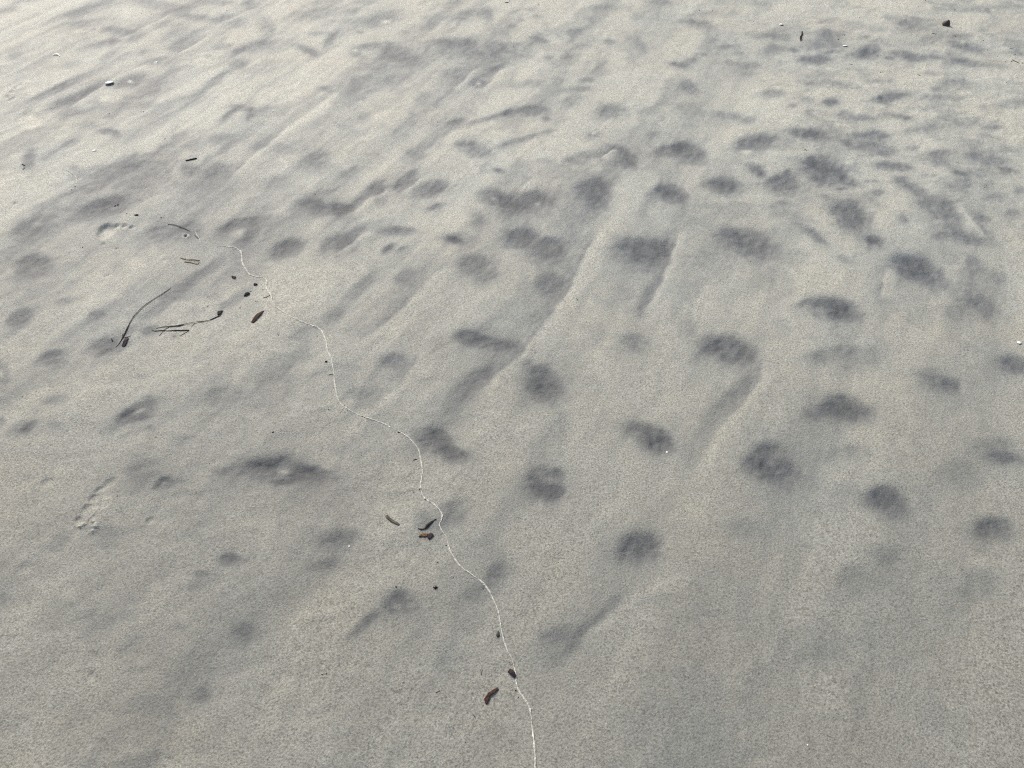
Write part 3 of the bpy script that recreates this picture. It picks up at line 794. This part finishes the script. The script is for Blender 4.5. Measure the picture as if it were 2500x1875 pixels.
part(straw, 'upper_blade', strip_mesh(W(sb, [2.2,3.0,3.2,3.6]), lift=.002, seed=18), 'straw')
part(straw, 'lower_blade', strip_mesh(W(Z(*r2, [(392,775),(480,785),(530,797),(570,803),(585,775)]), [3.8,4.2,4.0,4.2,3.0]), seed=19), 'straw')
strip('curved_reed', W(Z(*r2, [(165,258),(230,262),(310,285),(390,310),(460,340)]), [1.6,1.8,2.0,1.9,1.2]), 'olive', 'short curved grey-brown stem just above the crumbly crab hole', 'reed', flat=.7, lift=.0015, seed=20)
strip('twig', W(Z(*r2, [(522,398),(550,432),(578,460)]), [1.8,2.0,1.4]), 'char', 'thin dark splinter against the short pale sand line', 'twig', seed=21)
r3 = (920, 1220, 11.06)
flake('leaf_sliver', Z(*r3, [(230,455),(265,432),(300,418),(325,475),(430,560),(540,630),(618,668),(585,706),(470,645),(350,575),(255,490)]), 'olive', 'grey-olive leaf strip with one frayed end, left of the twisted bark', 'leaf', seed=22, dome=.002)
bp = Z(*r3, [(1118,782),(1180,808),(1250,806),(1310,785),(1365,710),(1420,655),(1490,605),(1590,512)])
bark = tag(empty('twisted_bark', base_of(*bp[4])), 'twisted ragged black bark strip beside the swash line', 'bark')
part(bark, 'strip', strip_mesh(W(bp, [2.0,4.2,4.0,4.4,6.4,6.0,4.2,1.6]), flat=.5, lift=.0015, jit=.25, seed=23), 'leaf')
part(bark, 'splinter', strip_mesh(W(Z(*r3, [(1370,660),(1450,600),(1530,560),(1620,535)]), [2.4,2.6,2.0,1.0]), seed=24), 'char')
flake('leaf_scrap', Z(*r3, [(1130,1008),(1200,952),(1290,928),(1384,935),(1350,996),(1270,1012),(1205,998),(1150,1020)]), 'orange', 'orange-brown leaf scrap touching a dark square flake', 'leaf', seed=25, dome=.002)
flake('bark_chip', Z(*r3, [(1348,1010),(1465,912),(1538,970),(1402,1082)]), 'purple', 'dark purplish square flake touching the orange-brown scrap', 'bark', seed=26, thick=.003, lift=.002)
r4 = (1160, 1500, 6.9125)
flake('bark_chip', Z(*r4, [(550,965),(590,925),(640,945),(672,985),(695,1052),(655,1058),(600,1012)]), 'purple', 'blue-black flake lying on the pale swash line', 'bark', seed=28, thick=.004, dome=.003)
flake('leaf_sliver', Z(*r4, [(375,1225),(398,1255),(340,1315),(270,1355),(215,1400),(185,1440),(205,1500),(175,1505),(152,1430),(180,1385),(240,1310),(310,1270)]), 'rust', 'curved red-brown leaf strip with a hooked tail', 'leaf', seed=29, dome=.002)
strip('twig', W(TP(0, 0, [(1203,1046),(1240,1037),(1276,1029)]), [3.6,4.6,3.4]), 'char', 'short thick black stick above a round dark hollow', 'stick', flat=.7, seed=30)
tv = Z(1900, 30, 10.055, [(590,460),(585,510),(580,560),(550,610),(545,660),(555,715)])
wv = tag(empty('wavy_twig', base_of(*tv[3])), 'wavy dark brown twig with a split end among trampled sand', 'twig')
part(wv, 'stem', strip_mesh(W(tv, [2.6,4.6,4.0,5.0,4.6,1.6]), flat=.6, lift=.0015, jit=.2, seed=31), 'leaf')
part(wv, 'split_end', strip_mesh(W(Z(1900, 30, 10.055, [(565,640),(585,670),(602,702)]), [2.6,2.0,1.0]), seed=32), 'leaf')
strip('twig', W(Z(2260, 30, 8.296, [(1740,978),(1810,1012),(1860,1035),(1895,1045)]), [1.8,2.6,2.4,1.2]), 'reed', 'dark curved twig with tiny crumbs around it', 'stick', seed=33)
strip('twig', W(Z(1900, 30, 10.055, [(1560,516),(1600,516),(1630,535),(1642,560)]), [1.0,1.6,1.8,1.0]), 'reed', 'tiny hooked black twig beside a dark patch', 'twig', seed=34)
# loose fibres and rods that only their place tells apart
FIB = [((0,1),[(1797,500),(1805,520)],1.0),((0,1),[(2128,771),(2145,769),(2160,772)],1.6),((1,1),[(463,1317),(490,1311)],2.6),((1,2),[(914,1018),(910,1035),(906,1055)],1.2),((1,2),[(612,1168),(638,1156)],1.2),
       ((1,2),[(853,1308),(862,1320),(868,1332)],1.4),((2,0),[(1615,218),(1640,223)],2.2),((2,0),[(1081,418),(1100,422)],2.0),((2,0),[(2118,318),(2142,322)],1.6),((2,0),[(787,968),(800,967),(806,974)],1.6),((1,0),[(1060,18),(1084,18)],3.0),
       ((1,1),[(1522,278),(1534,288)],2.2),((0,1),[(722,536),(729,552)],3.0),((2,0),[(1524,484),(1540,493)],2.4)]
for i, ((c, r), pts, w) in enumerate(FIB):
    strip('plant_fibre', [(*T(c, r, x, y), w) for x, y in pts], 'reed', 'thin short dark plant fibre lying loose on the sand', 'fibre', 'loose plant fibres', seed=40 + i)

# ------------------------------------------------------------------ small black crumbs, each its own faceted lump
def lump_mesh(size, asp, ang, seed, hgt=0.5):
    R = random.Random(seed)
    rows, seg = 4, 7
    verts = [(0, 0, -0.3 * size * hgt)]
    faces = []
    ca, sa = math.cos(ang), math.sin(ang)
    wob = [R.uniform(0.72, 1.2) for _ in range(seg)]
    for i in range(1, rows):
        a = math.pi * i / rows
        for k in range(seg):
            q = 2 * math.pi * k / seg
            rr = math.sin(a) * wob[k] * R.uniform(0.88, 1.1)
            x, y = rr * math.cos(q) * size / 2, rr * math.sin(q) * size / 2 * asp
            verts.append((x * ca - y * sa, x * sa + y * ca, -math.cos(a) * size * hgt * 0.5 * R.uniform(.85, 1.15)))
    verts.append((0, 0, size * hgt * 0.5))
    for k in range(seg):
        faces.append((0, 1 + (k + 1) % seg, 1 + k))
        faces.append((len(verts) - 1, 1 + (rows - 2) * seg + k, 1 + (rows - 2) * seg + (k + 1) % seg))
    for i in range(rows - 2):
        for k in range(seg):
            a = 1 + i * seg + k; b = 1 + i * seg + (k + 1) % seg
            faces.append((a, b, b + seg, a + seg))
    return verts, faces
def lump(u, v, wpx, asp, ang, label, cat, group, mat='char', name='charred_crumb', seed=0, hgt=0.5):
    s = max(wpx * mpp(u, v), 0.0022)
    x, y = ground(u, v)
    vv, ff = lump_mesh(s, asp, ang, seed, hgt)
    o = link(name, vv, ff, mat, smooth=False)
    o.location = (x, y, gh(x, y) + s * hgt * 0.10 * max(asp, .6))
    tag(o, label, cat, group)
    return o
CR = [  # tile, x, y, width in photo pixels, aspect
 (0,0,710,738,3,.8),(0,0,928,724,3.4,.7),(0,0,1768,728,3.4,.7),(0,0,1070,903,3,.8),(0,0,2040,1260,3,.7),(0,0,820,1382,3.2,.7),(0,0,1043,1410,4.6,.5),(0,0,1062,1409,2.6,.7),
 (0,0,330,697,2.6,.8),(0,0,795,407,2.8,.6),(0,0,535,1603,3.6,.7),(0,0,978,95,2.4,.8),(0,0,1470,70,2.6,.7),(0,0,480,640,2.2,.7),(0,0,1400,632,2.4,.7),(0,0,1635,575,2.2,.7),(0,0,915,88,2.4,.7),
 (1,0,1115,304,3.2,.7),(1,0,1298,1202,3.4,.7),(1,0,625,793,2.6,.7),(1,0,475,248,2.6,.8),(1,0,2055,127,2.8,.7),(1,0,752,3,3,.6),(1,0,1090,8,3,.5),(1,0,1278,32,2.6,.6),(1,0,1710,1055,2.2,.7),
 (2,0,110,63,4.6,.5),(2,0,195,68,2.8,.6),(2,0,1148,113,3.4,.7),(2,0,1525,47,3,.7),(2,0,1572,5,4,.5),(2,0,1763,65,5,.4),(2,0,1012,250,4,.5),(2,0,1765,237,3.4,.6),(2,0,1282,472,4,.7),
 (2,0,1440,465,2.4,.7),(2,0,2153,357,3.6,.8),(2,0,2042,366,4.2,.5),(2,0,1982,370,3.4,.6),(2,0,1945,268,3.2,.7),(2,0,1975,322,3.6,.7),(2,0,2095,540,3.4,.7),(2,0,462,136,2.6,.7),(2,0,135,770,2.8,.7),
 (2,0,178,903,2.8,.7),(2,0,1960,1212,2.6,.7),(2,0,1555,325,2.4,.7),(2,0,1424,218,2.4,.7),(2,0,2200,413,4,.4),(2,0,1387,12,2.8,.6),(2,0,2090,405,4,.5),(2,0,2130,403,4,.6),(2,0,1965,413,2.8,.7),(2,0,1745,42,2.4,.7),
 (2,0,365,797,2.4,.7),(2,0,1985,345,2.2,.7),(2,0,1790,110,2.2,.7),
 (2,1,443,30,3.2,.6),(2,1,815,165,2.6,.7),(2,1,1770,760,2.6,.6),(2,1,1850,608,3.6,.6),(2,1,1453,1577,3,.6),(2,1,2137,322,2.4,.7),(2,1,42,1015,2.4,.7),
 (0,1,1450,62,3.2,.6),(0,1,143,910,3.4,.8),(0,1,1010,1175,3.6,.7),(0,1,1770,1143,6.2,.55),(0,1,2130,997,6,.4),(0,1,2052,515,4.6,.5),(0,1,758,1553,4.6,.5),(0,1,1800,770,2.6,.5),(0,1,1347,328,3.6,.6),
 (0,1,845,292,2.4,.7),(0,1,828,287,2.4,.7),(0,1,1352,1338,2.4,.7),(0,1,372,882,2.2,.7),(0,1,470,880,2.2,.7),(0,1,1505,803,2.2,.7),
 (0,1,1657,295,4,.6),(0,1,1703,222,4,.6),(0,1,1555,340,4,.6),
 (1,1,465,1525,3.4,.6),(1,1,130,1290,2.6,.6),(1,1,400,1195,2.4,.7),(1,1,512,582,2.4,.7),
 (1,2,355,485,7,.45),(1,2,558,248,3.4,.7),(1,2,625,327,5.4,.5),(1,2,725,425,2.6,.7),(1,2,1408,325,2.4,.7),(1,2,805,1490,2.6,.7),(1,2,1190,1655,3,.6),
 (0,2,2085,1050,5.6,.45),(0,2,2112,1045,4.4,.6),(0,2,1790,660,2.6,.6),(0,2,1145,712,2.4,.7),
 (2,2,628,1382,2.6,.7),(2,2,208,905,2.2,.7)]
for i, (c, r, x, y, w, a) in enumerate(CR):
    lab, grp = {(2, 0): ('tiny black crumb on the rough trampled sand', 'crumbs on trampled sand'),
                (0, 0): ('tiny black crumb on the grey streaked sand', 'crumbs on streaked sand'),
                (1, 0): ('tiny black crumb on the grey streaked sand', 'crumbs on streaked sand'),
                (0, 1): ('tiny black crumb on smooth sand around the reeds and husks', 'crumbs around the reeds')}.get(
                (c, r), ('tiny black crumb on plain smooth sand away from the reeds', 'crumbs on plain sand'))
    lump(*T(c, r, x, y), w, a, rng.uniform(0, 3.1), lab, 'crumb', grp, seed=100 + i)
LN = [(0,1,2028,457,3,.7),(1,1,20,968,4,.5),(1,1,40,1002,3,.7),(1,1,58,996,3,.6),(1,1,80,1008,2.6,.6),(1,1,135,1037,5,.5),(1,1,152,1043,4,.5),(1,1,180,1051,5,.45),(1,1,165,1047,3,.6),(1,1,212,1062,2.8,.6),(1,1,228,1064,2.6,.6),
      (1,1,372,1137,5.4,.6),(1,1,545,1575,5.4,.6),(1,1,538,1572,3.4,.7),(1,2,658,140,3.2,.8),(1,2,680,220,5,.6),(1,2,918,493,5,.5),(1,2,1130,1153,5.4,.6),(1,2,1148,1197,3.4,.7),(0,1,2160,850,2.6,.6),(0,1,2146,668,2.4,.7)]
for i, (c, r, x, y, w, a) in enumerate(LN):
    lump(*T(c, r, x, y), w, a, rng.uniform(0, 3.1), 'tiny black crumb caught along the thin pale swash line', 'crumb', 'black crumbs along the swash line', seed=300 + i)
one = lambda c, r, x, y, w, a, ang, label, seed, mat='char', name='charred_crumb', hgt=.5, cat='crumb': lump(*T(c, r, x, y), w, a, ang, label, cat, None, mat, name, seed, hgt)
one(0,0,885,1394,12,.5,.05,'flat black lens-shaped seed above the bare footprint',501,name='black_seed',hgt=.35,cat='seed')
for i, (x, y, w, a) in enumerate([(757,1313,6,.6),(740,1319,6.5,.4)]):
    lump(*T(0,0,x,y), w, a, .7, 'black crumb of a close pair on an oval dark hollow', 'crumb', 'pair of crumbs on the dark hollow', seed=510 + i)
for i, (x, y, w, a) in enumerate([(485,1207,4,.8),(465,1230,4.4,.5)]):
    lump(*T(0,0,x,y), w, a, .3, 'black crumb of a pair beside the short hooked sand line', 'crumb', 'pair of crumbs by the hooked line', seed=520 + i)
for i, (x, y, w, a) in enumerate([(145,1063,4.5,.6),(153,1069,5,.5),(155,1085,5.5,.35),(148,1095,4,.5)]):
    lump(*T(0,0,x,y), w, a, .5, 'black crumb in a little cluster below a dark wedge-shaped hollow', 'crumb', 'cluster of crumbs by the wedge hollow', seed=530 + i)
one(0,1,2112,687,7.5,.9,0,'round black crumb between two bends of the swash line',540)
one(1,1,511,1508,7,.8,.4,'reddish black crumb sitting on the swash line bend',541,mat='leaf')
one(1,2,1014,790,19,.58,1.45,'teardrop dark grey pebble touching the swash line',542,mat='stone',name='teardrop_pebble',hgt=.45,cat='pebble')
for i, (x, y, w, a) in enumerate([(612,489,9,.8),(599,487,5,.7),(606,497,5,.7)]):
    if i == 0:
        o0 = tag(empty('charred_clump', base_of(*T(1,2,612,489))), 'ragged black clump of three charred crumbs above a dark hollow', 'clump')
    u, v = T(1,2,x,y); s = w * mpp(u, v); gx, gy = ground(u, v)
    vv, ff = lump_mesh(s, a, .4 + i, 550 + i, .6)
    ob = link('crumb', vv, ff, 'char', parent=o0, smooth=False)
    ob.location = (gx - o0.location[0], gy - o0.location[1], gh(gx, gy) + s * .12 - o0.location[2])

# ------------------------------------------------------------------ shells
def shell_mesh(u, v, wpx, asp, ang, hump=0.15, ribs=9, tip=0.0):
    """half of a bivalve lying hump up: ribbed dome with a real wall thickness"""
    s = wpx * mpp(u, v)
    asp = min(asp * 1.65, 1.05)
    NA, NB = 18, 6
    verts, faces = [], []
    ca, sa = math.cos(ang), math.sin(ang)
    for lay in (0, 1):
        sc = 1.0 if lay == 0 else 0.90
        for j in range(NB + 1):
            t = j / NB
            for i in range(NA):
                q = 2 * math.pi * i / NA
                fan = 1 + 0.10 * math.cos(q) + tip * max(0, -math.cos(q)) ** 3
                rib = 1 + (0.03 * math.cos(ribs * q) if lay == 0 else 0) * t
                rr = t * fan * rib * sc * s / 2
                x, y = rr * math.cos(q) + 0.10 * s * (1 - t), rr * math.sin(q) * asp
                z = s * hump * asp * (1 - t * t) * sc - (0.0005 if t == 1 else 0)
                verts.append((x * ca - y * sa, x * sa + y * ca, z))
    R = (NB + 1) * NA
    for lay in (0, 1):
        for j in range(NB):
            for i in range(NA):
                a = lay * R + j * NA + i; b = lay * R + j * NA + (i + 1) % NA
                f = (a, a + NA, b + NA, b)
                faces.append(f if lay == 0 else f[::-1])
    for i in range(NA):
        a = NB * NA + i; b = NB * NA + (i + 1) % NA
        faces.append((a, R + a, R + b, b))
    return verts, faces
def shell(u, v, wpx, asp, ang, label, tiltx=0.0, tilty=0.0, mat='shell', lift=0.001, **k):
    vv, ff = shell_mesh(u, v, wpx, asp, ang, **k)
    o = link('seashell', vv, ff, mat)
    x, y = ground(u, v)
    o.location = (x, y, gh(x, y) + lift)
    o.rotation_euler = (tiltx, tilty, 0)
    return tag(o, label, 'shell')
shell(*T(0,0,705,537), 21, .64, .35, 'white clam shell half on a streak of dark sand', -.20, -.08, lift=.005, hump=.13)
strip('seashell', W(Z(110, 100, 7.628, [(148,272),(185,258),(215,254),(250,264),(280,292)]), [2.0,4.6,5.6,4.6,2.0]), 'shell', 'thin white shell rim standing out of pale sand in an arch', 'shell', flat=.35, lift=.004, seed=35)
shell(*T(0,0,608,975), 10, .45, .2, 'small white shell chip on smooth sand above the oval hollow')
shell(*T(0,0,1014,402), 6, .6, .3, 'tiny white shell chip at the tip of a small dark hollow')
shell(*T(2,0,638,157), 10, .75, 0, 'small white shell above the wavy brown twig', -.16, -.06, hump=.14, lift=.002)
shell(*T(2,0,1052,294), 11, .5, -.2, 'small flat white shell beside the dark trampled patches', -.16, -.06, hump=.12, lift=.002)
shell(*T(2,0,1700,163), 15, .8, 2.3, 'dark brown conical shell with a pale rim', .5, .2, mat='mussel', hump=.9, tip=.9, lift=.003)
shell(*T(2,1,2178,562), 10, .7, -.7, 'small white shell chip above a soft dark hollow on smooth sand', -.16, -.06, hump=.14, lift=.002)
shell(*T(1,1,2110,1265), 6, .6, -.6, 'tiny white shell chip inside a dark oval hollow')
shell(*T(1,2,50,217), 5, .6, .2, 'tiny white shell fleck on grey sand near the grey-olive leaf')
shell(*T(2,2,808,1512), 4, .7, .5, 'tiny cream shell grain alone on plain foreground sand')
